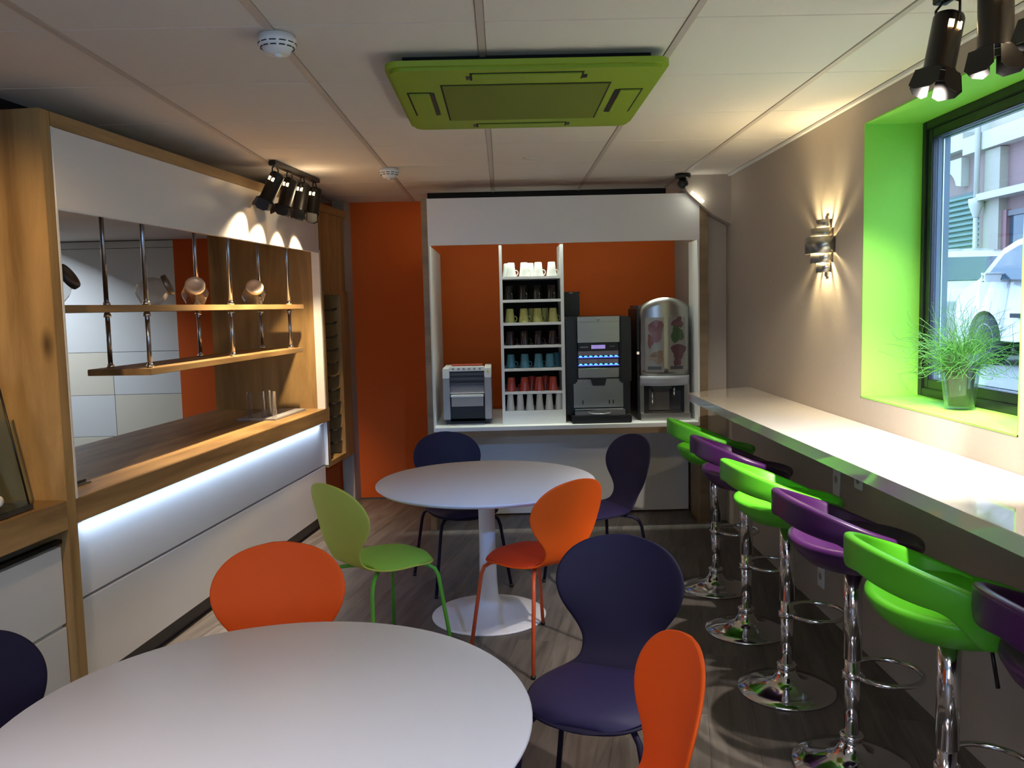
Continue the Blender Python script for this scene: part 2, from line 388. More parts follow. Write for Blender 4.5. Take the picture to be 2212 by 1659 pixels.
# tower with a bottle rack at the end
t = lthing('bottle_rack_tower', 'tall oak tower with small pegs beside the orange wall', 'cabinet')
box('upper_door', 'oak_v', t, -2.30, FR-.02, 6.29, 6.90, 1.80, 2.40, .002)
MB().box(-2.50, FR-.01, 6.72, 6.93, .48, 1.80).build('front_panel', 'oak_v', t)
MB().box(-2.50, FR-.01, 6.29, 6.34, .48, 1.80).build('side_panel', 'oak_v', t)
MB().box(-2.50, FR-.01, 6.29, 6.93, .44, .48).build('bottom_board', 'oak_v', t)
MB().box(-2.52, -2.49, 6.34, 6.93, .48, 1.80).build('rear_board', 'oak_v', t)
MB().box(-2.49, FR-.01, 6.34, 6.72, 1.77, 1.80).build('rail', 'oak_v', t)
for k in range(11):
    z = .56+k*.108
    MB().prism([(-2.40, z), (-2.27, z+.006), (-2.25, z+.026), (-2.27, z+.014), (-2.40, z+.010)], 6.64, 6.72, 'y').build('peg_shelf', 'steel_dark', t)
# near display niche
t = lthing('niche_base_cabinet', 'white drawer cabinet under the near display niche at the picture edge', 'cabinet')
box('carcass', 'white_lam', t, -3.0, FR-.06, 1.3, 3.145, .10, .72)
box('drawer_front', 'white_lam', t, FR-.06, FR-.036, 1.9, 3.14, .40, .72, .002)
box('drawer_front', 'white_lam', t, FR-.06, FR-.036, 1.9, 3.14, .08, .385, .002)
box('drawer_front', 'white_lam', t, FR-.06, FR-.036, 1.3, 1.894, .40, .72, .002)
box('drawer_front', 'white_lam', t, FR-.06, FR-.036, 1.3, 1.894, .08, .385, .002)
box('grip_rail', 'blackmetal', t, FR-.058, FR-.03, 1.3, 3.14, .735, .75)
box('plinth', 'plinth', t, -3.0, FR-.08, 1.3, 3.14, 0, .08)
o = box('niche_worktop', 'oak_s', None, -3.10, FR, 1.3, 3.145, .79, .91, .003, rot=(0, 0, LROT)); tag(o, 'thick oak shelf board of the near display niche', 'counter')
t = lthing('niche_surround', 'oak lining of the near display niche with back panel', 'surround')
box('back_panel', 'oak_s', t, -3.14, -3.10, 1.3, 3.14, .91, 2.40)
box('side_panel', 'oak_v', t, -3.10, FR, 1.24, 1.30, 0, 2.46)
# glass display case with knob
t = lthing('display_case', 'clear slant-fronted display case on a dark tray in the near niche', 'case')
box('tray', 'steel_dark', t, -2.80, -2.245, 1.9, 2.99, .912, .935, .003)
b = MB(); b.prism([(-2.24, .936), (-2.246, .936), (-2.336, 1.40), (-2.33, 1.40)], 1.92, 2.955, 'y'); b.build('front_pane', 'cglass', t)
b = MB(); b.prism([(-2.25, .936), (-2.78, .936), (-2.78, 1.40), (-2.336, 1.40)], 2.955, 2.96, 'y'); b.build('side_pane', 'cglass', t)
MB().tube([(-2.243, 2.962, .937), (-2.333, 2.962, 1.40)], .004, 8).build('edge_seal', 'black', t)
MB().box(-2.78, -2.336, 1.92, 2.955, 1.40, 1.405).build('top_pane', 'cglass', t)
MB().lathe([(0, .022), (.017, .020), (.022, .012), (.019, .0), (0, 0)], 20, (0, 0, 0), Matrix.Rotation(math.radians(75), 4, 'Y')).build('knob', 'white', t, loc=(-2.243, 2.79, .985))

# glass jars on the upper shelf
def make_jar(name, label, s, d, az, tilt, R, lid):
    t = thing(name, label, 'jar', L(d, s, 1.697), 0, None)
    ax = Matrix.Rotation(az, 4, 'Z') @ Matrix.Rotation(tilt, 4, 'Y')
    prof = [(0, -.95), (.55, -.95), (.9, -.60), (1.0, 0), (.86, .5), (.62, .78), (.60, .98)]
    mt = Matrix.Translation((0, 0, R*.90)) @ ax
    b = MB().lathe([(r*R, z*R) for r, z in prof], 8, (0, 0, 0), mt, smooth=False)
    bmesh.ops.bisect_plane(b.b, geom=b.b.verts[:]+b.b.edges[:]+b.b.faces[:], plane_co=(0, 0, .002), plane_no=(0, 0, -1), clear_outer=True)
    e = [x for x in b.b.edges if x.is_boundary and max(v.co.z for v in x.verts) < .01]
    if e: bmesh.ops.contextual_create(b.b, geom=e)
    b.build('body', 'jarglass', t)
    MB().lathe([(0, .94*R), (.70*R, .94*R), (.72*R, .98*R), (.72*R, 1.20*R), (.68*R, 1.25*R), (.45*R, 1.25*R), (.42*R, 1.21*R), (0, 1.21*R)], 28, (0, 0, 0), mt).build('lid', lid, t)
    return t
M['jarglass'] = glass('jar_glass', (242, 240, 238), 1.5, haze=.03)
make_jar('glass_jar', 'tilted faceted glass jar with dark lid, next to the oak divider', 3.50, -2.47, .1, 1.0, .085, 'steel_dark')
make_jar('glass_jar', 'tilted faceted glass jar seen side-on, between the first rod pairs', 4.33, -2.47, .25, 1.15, .080, 'steel_dark')
make_jar('glass_jar', 'tilted faceted glass jar with pale round lid before the orange strip', 4.80, -2.47, -1.2, 1.05, .078, 'metal_lid')
make_jar('glass_jar', 'tilted faceted glass jar with pale lid, farthest along the upper shelf', 5.62, -2.47, -1.15, 1.0, .080, 'metal_lid')
# rod stand and small tag on the counter
t = lthing('rod_stand', 'small stand of four glass tubes on a grey plate, on the oak counter', 'stand')
box('base_plate', 'grey_pl', t, -2.62, -2.34, 5.58, 6.16, .903, .917, .003)
for d, s in ((-2.55, 5.64), (-2.46, 5.66), (-2.44, 5.72), (-2.37, 5.64)): MB().lathe([(0, .917), (.016, .917), (.016, 1.095), (.013, 1.10), (.013, .925), (0, .925)], 16, (d, s, 0)).build('tube', 'jarglass', t)
t = lthing('price_holder', 'tiny dark card holder lying on the near end of the oak counter', 'card holder')
box('base', 'darkgrey', t, -2.40, -2.36, 3.43, 3.53, .903, .909); box('card', 'black', t, -2.385, -2.378, 3.44, 3.52, .909, .922)

# kitchen beyond the hatch (unit coordinates kept square to the room)
kw = struct(MB().box(-7, -3.20, 8.50, 8.6, -.1, 2.7).build('wall_kitchen_back', 'void'))
pals = [mat('kitchen_tile_pale', (206, 212, 216), .3, noise=.02), mat('kitchen_tile_cream', (208, 206, 194), .3, noise=.02)]
for i, (z0, z1, wdt, off) in enumerate([(-.02, .445, .665, 0), (.445, .86, .665, 0), (.86, 1.285, .665, 0), (1.285, 2.30, 1.33, .665), (2.30, 2.37, 1.33, .665)]):
    x = -3.20
    for j in range(7):
        wd = wdt if j or not off else off
        if x < -6.9: break
        MB().box(x-wd+.002, x-.002, 8.492, 8.50, z0+.002, z1-.002, .0015, seg=1).build('tile', pals[(i+j) % 2 if i < 3 else 0], kw); x -= wd
struct(MB().box(-3.20, -2.2, 8.48, 8.6, -.1, 2.7).build('wall_kitchen_pier', 'orange_wall'))
struct(MB().box(-7, -2.5, 4.0, 8.6, 2.375, 2.42).build('ceiling_kitchen', 'ceil'))
struct(MB().box(-7.1, -7, -1, 8.6, -.1, 2.7).build('wall_kitchen_left', 'wall'))
struct(lbuild(MB().box(-3.30, -3.14, 1.2, 3.205, -.1, 2.6), 'wall_kitchen_partition', 'white'))
struct(MB().box(-7, -3.3, .9, 1.0, -.1, 2.7).build('wall_kitchen_front', 'wall'))
struct(MB().box(-2.30, -2.2, YB, 8.6, -.1, 2.6).build('wall_kitchen_right', 'wall'))
struct(MB().box(-7, -3.2, .9, 4.0, 2.50, 2.54).build('ceiling_kitchen_front', 'ceil'))

# ================================================================== DRINKS HUTCH
t = thing('drinks_hutch', 'white and oak hutch with deep counter holding the drinks machines', 'hutch')
HX0, HX1, HY = -.565, 1.507, 6.25
box('side_board', 'oak_x', t, HX0, HX0+.043, HY, 6.60, 0, 2.432)
MB().prism([(1.447, 0), (1.507, 0), (1.507, 2.30), (1.447, 2.352)], HY, 6.57, 'y').build('side_board', 'oak_x', t)
box('side_lining', 'white', t, HX0+.043, HX0+.052, HY+.004, YB-.002, .765, 2.10)
box('side_lining', 'white', t, 1.437, 1.447, HY+.004, 6.57, .765, 2.10)
MB().prism([(HX0+.043, 2.098), (1.447, 2.098), (1.447, 2.37), (1.372, 2.432), (HX0+.043, 2.432)], HY-.002, HY+.028, 'y').build('fascia', 'white_lam', t)
MB().prism([(HX0+.043, 2.40), (1.41, 2.40), (1.372, 2.432), (HX0+.043, 2.432)], HY+.03, 6.57, 'y').build('top_board', 'white', t)
box('gap_shade_board', 'void', t, HX0, 1.32, HY+.60, HY+.64, 2.43, 2.551)  # shade of the gap over the hutch, put in as a black board
box('counter', 'white', t, HX0+.043, 1.447, HY, YB-.002, .735, .765, .002)
box('counter_rail', 'oak_x', t, HX0+.043, 1.447, HY+.004, HY+.03, .690, .735)
box('front_panel', 'white_lam', t, HX0+.043, 1.447, 6.655, 6.675, .012, .735)
o = MB().obox((1.412, 6.155, 2.392), Vector((.77, 0, -.64)), (0, 1, 0), Vector((.64, 0, .77)), .055, .01, .007).build('led_strip', glow('white_led', (255, 255, 235), 12))
tag(o, 'short slanting white light strip on the clipped top corner of the hutch', 'light strip')
o = box('led_strip', glow('led_bar', (235, 255, 225), 6), None, -.46, 1.38, 6.282, 6.296, 2.385, 2.397); tag(o, 'light strip hidden behind the top of the hutch fascia', 'light strip')
# small dome fitting
t = thing('security_camera', 'small black ball camera hanging above the hutch fascia', 'camera', (1.30, 6.12, 2.546))
MB().lathe([(0, 0), (.055, 0), (.055, -.022), (.03, -.03), (0, -.03)], 24).build('mount', 'black', t)
MB().lathe([(0, -.025)]+[(.038*math.sin(a*PI/10), -.063+.038*math.cos(a*PI/10)) for a in range(1, 10)]+[(0, -.101)], 20).build('ball', 'black', t)

# cup rack
RX0, RX1, RY = -.012, .462, 6.34
t = thing('cup_rack', 'tall white rack with seven open compartments of cups', 'rack')
box('side_panel', 'white', t, RX0, RX0+.022, RY, 6.70, .766, 2.095, .001); box('side_panel', 'white', t, RX1-.024, RX1, RY, 6.70, .766, 2.095, .001)
zs = [.868, 1.03, 1.195, 1.365, 1.535, 1.70, 1.868]
SH = [.868, .992, 1.165, 1.337, 1.505, 1.675, 1.845]
box('bottom_board', 'white', t, RX0+.022, RX1-.024, RY, 6.70, .766, .868)
for z in SH[1:]: box('shelf', 'white', t, RX0+.022, RX1-.024, RY, 6.70, z, z+.020, .001)
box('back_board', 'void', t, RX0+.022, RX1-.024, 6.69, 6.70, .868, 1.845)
MUGC = {'w': ((232, 232, 226), 'white'), 'k': ((18, 16, 16), 'black'), 'y': ((186, 186, 112), 'pale green'), 'v': ((34, 20, 28), 'dark aubergine'), 'b': ((66, 124, 144), 'turquoise'), 'r': ((172, 64, 50), 'red')}
def make_mug(col, nm):
    mm = mat('mug_'+nm, col, .25, noise=.02)
    t = thing('mug', '', 'mug')
    MB().lathe([(0, .104), (.023, .104), (.027, .100), (.0315, .05), (.040, .002), (.040, 0), (.037, 0), (.028, .05), (.023, .096), (0, .096)], 24).build('cup', mm, t)
    MB().tube([(.034+.020*math.sin(a*PI/8), 0, .028-.020*math.cos(a*PI/8)) for a in range(0, 9)], .0045, 8).build('handle', mm, t)
    return t
rows = [('w', 6, [(.15, 0), (1.1, 0), (2.1, 0), (3.05, 0), (-.1, 1), (1.55, 1)]), ('k', 5, [(0, 0), (1, 0), (2, 0), (3, 0)]), ('y', 4, [(0, 0), (1, 0), (2, 0), (3.1, 0), (2.55, 1), (1.6, 1)]),
        ('v', 3, [(0, 0), (1, 0), (2, 0), (3, 0)]), ('b', 2, [(0, 0), (1, 0), (2, 0), (2.8, 0), (3.35, 1)]), ('r', 1, [(0, 0), (.95, 0), (2.0, 0), (3, 0), (1.5, 1), (2.5, 1)])]
ordn = ['first from the side near the towel rack', 'second', 'third', 'fourth']
PLACE = ['at the toaster end', 'second from the toaster end', 'third from the toaster end', 'at the coffee machine end']
for code, k, lst in rows:
    col, nm = MUGC[code]; first = None
    for n, (u, back) in enumerate(lst):
        x = .060 + u*.104; y = 6.395 + back*.095; z = SH[k]+.020; hz = 0.25 if code not in 'rk' else (2.6 if code == 'r' else -1.2)
        lab = f'{nm} mug upside down, ' + ('in the front row, '+PLACE[min(3, n)] if not back else ('in the row behind, '+('behind the second and third' if 1.2 < u < 2.2 else 'toward the coffee machine' if u > 2 else 'behind the first and second')))
        if nm == 'turquoise' and back: lab = 'turquoise mug upside down behind the others, against the rack side'
        if first is None: first = make_mug(col, nm); o = first; o.location = (x, y, z); o.rotation_euler = (0, 0, hz); o['label'] = lab; o['group'] = f'{nm} mugs in the cup rack'
        else: o = dup(first, (x, y, z), hz + random.uniform(-.15, .15), lab)
M['beaker'] = mat('beaker', (214, 212, 204), .35, noise=.02)
BK = ['against the toaster-side panel', 'second from the toaster side', 'third from the toaster side', 'third from the coffee machine side', 'second from the coffee machine side', 'against the coffee-machine-side panel']
first = None
for n in range(6):
    if first is None:
        first = MB().lathe([(0, .118), (.019, .118), (.021, .114), (.031, .003), (.031, 0), (.028, 0), (.018, .112), (0, .112)], 24).build('beaker', 'beaker'); o = first
    else: o = first.copy(); COL.objects.link(o)
    o.location = (.050+n*.073, 6.385+(n % 2)*.012, .868)
    tag(o, 'tall off-white beaker upside down in the lowest compartment, '+BK[n], 'beaker', 'off-white beakers in the lowest compartment')

# toaster
t = thing('conveyor_toaster', 'grey and black conveyor toaster standing on the hutch counter', 'toaster', (-.275, 6.42, .765))
for sx in (-1, 1):
    x0, x1 = (-.182, -.130) if sx < 0 else (.132, .184)
    box('side_casing', 'grey_pl', t, x0, x1, -.02, .40, .04, .352, .004); box('side_cap', 'white', t, x0, x1, -.022, .40, .352, .428, .004)
box('control_panel', 'white', t, -.130, .132, -.02, .05, .405, .438, .003)
for k in range(6): MB().lathe([(0, 0), (.009, 0), (.009, -.004), (0, -.004)], 14, mtx=Matrix.Rotation(-PI/2, 4, 'X')).build('button', 'grey_pl', t, loc=(-.10+k*.040, -.021, .424))
box('top_guard', 'orange_leg', t, -.12, .118, .1, .106, .44, .452)
box('body', 'black', t, -.130, .132, .03, .40, .02, .40)
box('base', 'black', t, -.155, .165, .03, .40, 0, .04)
for k, (z, h) in enumerate(((.372, .02), (.335, .022), (.300, .016))): box('slat', 'darkgrey', t, -.128, .130, .0, .03, z, z+h, .003)
MB().prism([(-.015, .235), (.03, .300), (.03, .235)], -.128, .130, 'x').build('upper_chute', 'grey_pl', t)
MB().prism([(-.03, .228), (-.05, .215), (-.03, .140), (.0, .140), (.03, .228)], -.118, .120, 'x').build('bread_chute', 'grey_pl', t)
box('chute_lip', 'white', t, -.122, .124, -.055, -.028, .214, .230, .002)
box('crumb_tray', 'grey_pl', t, -.13, .13, -.06, .02, 0, .006)
MB().prism([(.148, .395), (.170, .395), (.159, .414)], -.0235, -.022, 'y').build('warning_mark', mat('yellow_mark', (210, 200, 40), .5, noise=.02), t)

# coffee machine
t = thing('coffee_machine', 'black coffee machine with steel hood and two lit blue rows of buttons', 'coffee machine', (.715, 6.42, .765))
box('body', 'black', t, -.250, .248, .02, .52, .05, .79, .012)
box('cheek', 'black', t, -.250, -.158, -.03, .05, .29, .79, .012); box('cheek', 'black', t, .160, .250, -.03, .05, .29, .79, .012)
MB().prism([(-.052, .785), (-.030, .785), (.03, .785), (.03, .600), (-.060, .600), (-.060, .75)], -.155, .157, 'x').build('hood', 'steel', t)
box('hood_edge', 'steel', t, -.156, .158, -.066, -.02, .755, .792, .003)
MB().lathe([(0, 0), (.011, 0), (.009, .006), (0, .007)], 18, mtx=Matrix.Rotation(PI/2, 4, 'X')).build('lock', 'chrome', t, loc=(0, -.066, .774))
box('display_bar', 'black', t, -.150, .152, -.045, .03, .535, .597, .002)
box('display', glow('display_lilac', (120, 90, 190), .9), t, -.052, .052, -.047, -.044, .552, .580)
box('name_plate', 'grey_pl', t, -.135, -.075, -.0465, -.0445, .562, .570); box('name_plate', 'grey_pl', t, .085, .125, -.0465, -.0445, .566, .570)
fa = mat('photo_strip', (150, 140, 150), .3, noise=.35, nscale=30)
btn = glow('button_blue', (40, 150, 255), 3.0); ln = glow('line_blue', (20, 40, 200), 1.5)
for zb in (.430, .490):
    for k in range(4): box('drink_picture', fa, t, -.150+k*.0755, -.150+k*.0755+.0735, -.048, -.03, zb+.012, zb+.045)
    box('light_line', ln, t, -.152, .154, -.049, -.03, zb-.006, zb+.001)
    for k in range(8): MB().prism([(-.014, 0), (.014, 0), (.010, .007), (-.002, .011), (-.010, .008)], -.0495, -.046, 'y').build('button', btn, t, loc=(-.133+k*.038, 0, zb+.001))
box('shelf_lip', 'chrome', t, -.156, .158, -.062, .02, .402, .409, .002)
box('spout_housing', 'steel', t, -.152, .154, -.045, .02, .335, .402, .004)
MB().prism([(-.06, .335), (.06, .335), (.045, .275), (-.045, .275)], -.055, .0, 'y').build('spout', 'black', t)
box('cup_bay', 'steel', t, -.185, .19, .005, .02, .105, .320); 
for x in (-.12, .08, .11): box('spray_mark', 'black', t, x, x+.008, .003, .006, .13, .16)
box('drip_grid', 'chrome', t, -.185, .19, -.10, .02, .092, .100, .002); box('drip_drawer', 'steel', t, -.185, .19, -.10, -.08, .06, .092, .003)
MB().tube([(-.09, -.102, .088), (-.07, -.115, .074), (-.02, -.118, .069), (.02, -.118, .069), (.07, -.115, .074), (.09, -.102, .088)], .004, 8).build('drawer_handle', 'chrome', t)
box('base', 'black', t, -.21, .235, -.13, .45, 0, .058, .006)
o = thing('bean_hopper', 'black coffee bean hopper standing behind the coffee machine', 'hopper', (.56, 7.04, 1.548))
box('bin', 'black', o, -.065, .075, -.07, .06, 0, .19, .01); box('lid', 'black', o, -.07, .08, -.075, .065, .185, .205, .004); box('latch', 'grey_pl', o, -.01, .02, -.078, -.072, .192, .200)
MB().box(-.065, .075, -.07, .06, -.78, 0).build('foot', 'black', o)

# juice dispenser
t = thing('juice_dispenser', 'steel juice dispenser with arched top and fruit pictures', 'juice dispenser', (1.215, 6.43, .765))
prof = [(-.185, 0), (.19, 0), (.19, .845)] + [(.19-.375*k/12, .845+.068*math.sin(PI*k/12)) for k in range(1, 12)] + [(-.185, .845)]
prof = [(-.185, .16), (.19, .16)] + prof[2:]
MB().prism([(-.185, .865), (.19, .865), (.19, .50), (-.185, .50)], .01, .45, 'y').build('casing', 'darkgrey', t)
# curved steel front door with arched top
def frontfn(u, v):
    x = -.185+.375*u; a = (u-.5)*2; top = .850+.072*max(0, 1-a*a)**.8
    z = .335 + v*(top-.335); return Vector((x, -.02-.055*(1-a*a), z))
o = MB().grid(frontfn, 24, 10).build('door', 'steel', t); md = o.modifiers.new('s', 'SOLIDIFY'); md.thickness = .02; md.offset = -1
def onfront(x, z, off=.003):
    a = (x+.185)/.375*2-1; return Vector((x, -.02-.055*(1-a*a)-off, z))
def blob(name, m, cx, cz, rx, rz, n=16, wob=.18, off=.003):
    b = MB(); ph = random.random()*6; c = b.b.verts.new(onfront(cx, cz, off)); vs = []
    for k in range(n):
        a = 2*PI*k/n; r = 1+wob*math.sin(3*a+ph)+wob*.5*math.sin(5*a+ph*2); vs.append(b.b.verts.new(onfront(cx+rx*r*math.cos(a), cz+rz*r*math.sin(a), off)))
    for k in range(n): b.b.faces.new((c, vs[k], vs[(k+1) % n]))
    return b.build(name, m, t)
fr = mat('print_red', (108, 62, 54), .3, noise=.3, nscale=40); fg = mat('print_green', (62, 82, 54), .3, noise=.3, nscale=40)
fp = mat('print_plum', (92, 60, 64), .3, noise=.3, nscale=40); fo = mat('print_orange', (122, 96, 68), .3, noise=.3, nscale=40); fw = mat('print_white', (134, 130, 124), .3, noise=.1, nscale=20)
for x0, x1 in ((-.145, -.01), (.02, .155)):
    MB().grid(lambda u, v: onfront(x0+(x1-x0)*u, .365+v*.41, .0015), 8, 2).build('label_panel', fw, t)
blob('fruit_picture', fr, -.068, .68, .050, .085); blob('fruit_picture', fo, -.06, .48, .050, .05); blob('fruit_picture', fr, -.11, .60, .02, .05)
blob('fruit_picture', fg, .09, .645, .050, .06); blob('fruit_picture', fp, .095, .735, .045, .035, wob=.3); blob('fruit_picture', fp, .10, .52, .055, .06); blob('fruit_picture', fp, .09, .445, .03, .04)
for x in (-.13, .035): MB().grid(lambda u, v: onfront(x+.10*u, .385+v*.025, .0035), 4, 1).build('name_strip', 'darkgrey', t)
MB().grid(lambda u, v: Vector((-.185+.375*u, -.022-.055*(1-(2*u-1)**2), .262+v*.075)), 20, 3).build('lower_band', 'grey_pl', t).modifiers.new('s', 'SOLIDIFY').thickness = .015
box('side_post', 'steel', t, -.185, -.155, -.02, .40, .055, .29); box('side_post', 'steel', t, .150, .19, -.02, .40, .055, .29)
box('recess', 'black', t, -.155, .150, .12, .40, .055, .29)
box('spout', 'darkgrey', t, -.095, .055, -.01, .12, .235, .275); box('backsplash', 'steel_dark', t, -.10, .06, .10, .12, .06, .235)
MB().tube([(-.09, -.01, .24), (-.09, -.01, .10)], .006, 10).tube([(.075, -.01, .27), (.075, -.01, .18)], .007, 10).build('nozzle', 'chrome', t)
box('base', 'steel', t, -.185, .19, -.065, .40, 0, .055, .004)
box('side_latch', 'chrome', t, -.205, -.185, -.01, .02, .50, .52)
box('side_wall', 'black', t, -.20, -.185, .0, .45, .0, .84)

# ================================================================== AIR CONDITIONER
t = thing('ceiling_air_conditioner', 'lime green ceiling air conditioner panel with four flaps', 'air conditioner', (.112, 3.63, 2.50))
def rrect(hx, hy, r, n=6):
    P = []
    for cx, cy, a0 in ((hx-r, hy-r, 0), (-hx+r, hy-r, 90), (-hx+r, -hy+r, 180), (hx-r, -hy+r, 270)):
        for k in range(n+1): a = math.radians(a0+90*k/n); P.append((cx+r*math.cos(a), cy+r*math.sin(a)))
    return P
MB().box(-.45, .45, -.45, .45, .02, .055).build('housing', 'void', t)
b = MB(); outer = rrect(.512, .522, .06); inner = [(.31, .29), (-.31, .29), (-.31, -.29), (.31, -.29)]
b.prism(outer, .0, .02); bb = b.b
b.build('panel', 'acgreen', t)
MB().prism(rrect(.495, .505, .055), -.012, 0).build('panel_face', 'acgreen', t)
M['slit'] = mat('green_slit', (20, 26, 6), .8, noise=.05)
box('intake_seam', 'slit', t, -.325, .325, -.305, .305, -.0135, -.011)
box('intake_grille', 'acgrille', t, -.318, .318, -.298, .298, -.017, -.012, .002)
for (x0, x1, y0, y1) in ((-.20, .20, -.455, -.375), (-.20, .20, .395, .455), (-.455, -.375, -.19, .19), (.375, .455, -.19, .19)):
    box('flap_seam', 'slit', t, x0-.008, x1+.008, y0-.008, y1+.008, -.0135, -.011)
    box('flap', 'acgreen', t, x0, x1, y0, y1, -.018, -.012, .002)
for x0, x1, y0, y1 in ((.350, .378, -.19, .19), (-.378, -.350, -.19, .19)): box('air_slot', 'black', t, x0+.004, x1-.006, y0, y1, -.0145, -.012)
for x in (-.215, .215): box('air_slot', 'black', t, x-.008, x+.008, -.42, -.38, -.0145, -.012)
for x in (-.215, .215): box('air_slot', 'black', t, x-.007, x+.007, .40, .45, -.0145, -.012)
# smoke detectors
sm = thing('smoke_detector', 'round white smoke detector before the green air conditioner', 'smoke detector', (-.715, 2.90, 2.549))
MB().lathe([(0, 0), (.058, 0), (.058, -.010), (.062, -.012), (.060, -.032), (.046, -.044), (.040, -.058), (0, -.060)], 36).build('housing', 'white', sm)
b = MB()
for k in range(12):
    a = k*PI/6
    for rr, zz in ((.0605, -.028), (.0535, -.040)):
        b.tube([(rr*math.cos(a+q*.09), rr*math.sin(a+q*.09), zz) for q in range(-2, 3)], .0022, 5)
b.build('vent', 'black', sm)
MB().lathe([(0, -.058), (.014, -.058), (.012, -.068), (0, -.069)], 16).build('sensor', 'white', sm)
dup(sm, (-.705, 5.62, 2.549), 0, 'round white smoke detector farthest away, near the orange wall')
# faint round plate on the ceiling
o = MB().lathe([(0, 0), (.05, 0), (.048, -.004), (0, -.005)], 32).build('cover_plate', 'ceil', None, (.20, 5.35, 2.551)); tag(o, 'faint flat white cover plate on a ceiling tile near the hutch', 'cover plate')

# ================================================================== SPOTLIGHT BARS
M['bulb'] = glow('bulb_glow', (255, 200, 130), 20)
M['refl'] = mat('reflector', (220, 205, 180), .3, metal=.8, noise=.02)
def make_spotbar(label, origin, rz, n, pitch, tilts, lamps, col, bl=.5):
    t = thing('spotlight_bar', label, 'spotlights', origin, rz, None)
    L_ = (n-1)*pitch+.10
    box('mounting_bar', 'blackmetal', t, -.022, .022, -.05, L_-.05, -.028, 0, .003)
    for k in range(n):
        y = k*pitch; yaw, ti = tilts[k]
        piv = Vector((0, y, -.105))
        mt = Matrix.Translation(piv) @ Matrix.Rotation(yaw, 4, 'Z') @ Matrix.Rotation(ti, 4, 'Y')
        my = Matrix.Translation((0, y, 0)) @ Matrix.Rotation(yaw, 4, 'Z')
        h = MB()
        mt = mt @ Matrix.Scale(1.22, 4)
        h.lathe([(0, .035), (.02, .035), (.033, .028), (.036, .02), (.036, -.105), (.040, -.108), (.040, -.118), (.034, -.118), (.034, -.05), (0, -.05)], 24, mtx=mt)
        hd = h.build('spot_head', 'blackmetal', t)
        y_ = MB(); 
        y_.tube([my @ Vector(p) for p in ((0, -.045, -.105), (0, -.045, -.045), (0, -.02, -.03), (0, .02, -.03), (0, .045, -.045), (0, .045, -.105))], .004, 8)
        y_.build('yoke', 'blackmetal', hd)
        MB().lathe([(0, -.068), (.033, -.068), (.030, -.060), (0, -.055)], 20, mtx=mt).build('reflector', 'bulb', hd)
        bpy.context.view_layer.update()
        en, tg, sz = lamps[k]; spot('spot_light', tuple(t.matrix_world @ (mt @ Vector((0, 0, -.128)))), tg, en, col, sz, bl, .018)
        # lit vents on the body side
        v = MB()
        for a in (-1.5, -2.1):
            c = mt @ Vector((.0362*math.cos(a), .0362*math.sin(a), -.005)); nx = (mt.to_3x3() @ Vector((math.cos(a), math.sin(a), 0))); tx = mt.to_3x3() @ Vector((-math.sin(a), math.cos(a), 0)); tz = mt.to_3x3() @ Vector((0, 0, 1))
            v.obox(c, nx, tx, tz, .0012, .006, .009)
        v.build('lit_vent', 'bulb', hd)
        for q in range(4):
            a = q*PI/2+.2; rad = Vector((math.cos(a), math.sin(a), 0)); tan = Vector((-math.sin(a), math.cos(a), 0)); out = (rad*.16+Vector((0, 0, -1))).normalized()
            c0 = rad*.040+Vector((0, 0, -.112)); hw = .034 if q % 2 == 0 else .028
            pts = [c0-tan*hw, c0+tan*hw, c0+tan*(hw+.006)+out*.040, c0+tan*(hw-.012)+out*.052, c0-tan*(hw-.012)+out*.052, c0-tan*(hw+.006)+out*.040]
            b2 = MB(); vs = [b2.b.verts.new(mt @ p) for p in pts]; b2.b.faces.new(vs)
            f = b2.build('barn_door', 'blackmetal', hd); f.modifiers.new('s', 'SOLIDIFY').thickness = .0015
    l = bpy.data.lights.new('vent_light', 'POINT'); l.energy = 1.3; l.color = WARM; l.shadow_soft_size = .03; o = bpy.data.objects.new('vent_light', l); COL.objects.link(o); o.location = t.matrix_world @ Vector((.10, L_/2-.05, -.15))
    return t
make_spotbar('black bar of four small spotlights aimed at the serving hatch', L(-2.035, 5.03, 2.548), LROT, 4, .225, [(0, .50), (0, .30), (.1, .22), (.1, .18)],
             [(190, L(-2.40, 4.0, .95), 66), (190, L(-2.40, 4.6, .95), 66), (190, L(-2.42, 5.3, .95), 66), (190, L(-2.42, 6.0, .95), 66)], WARM, 1.0)
make_spotbar('black bar of small spotlights with barn doors above the window bar', (1.34, 1.85, 2.548), 0, 4, .25, [(0, -.1), (0, .1), (0.1, -.02), (.3, .22)],
             [(200, (1.55, 3.0, 1.07), 50), (110, (.35, 2.9, 0), 50), (220, (1.38, 3.25, 1.07), 62), (255, (1.50, 3.9, 1.10), 62)], (1, .93, .84))

# ================================================================== SCONCE
t = thing('wall_sconce', 'stacked steel band wall lamp glowing beside the green window reveal', 'wall lamp', (XR, 4.36, 1.918))
def band(r, w2, z0, z1, m='steel'):
    b = MB()
    b.grid(lambda u, v: Vector((-r*math.sin(PI*u)**.6 if 0 < u < 1 else 0, -w2*math.cos(PI*u), z0+(z1-z0)*v)), 24, 1)
    o = b.build('band', m, t); md = o.modifiers.new('s', 'SOLIDIFY'); md.thickness = .0015; return o
band(.105, .105, -.040, .042); band(.078, .080, .030, .085); band(.078, .080, -.088, -.030); band(.052, .055, .080, .130); band(.052, .055, -.135, -.083)
box('back_plate', 'steel', t, -.006, 0, -.02, .02, -.155, .15)
MB().lathe([(0, -.07), (.012, -.06), (.016, 0), (.012, .06), (0, .07)], 16).build('bulb', glow('sconce_bulb', (255, 214, 140), 60), t, loc=(-.032, 0, 0))
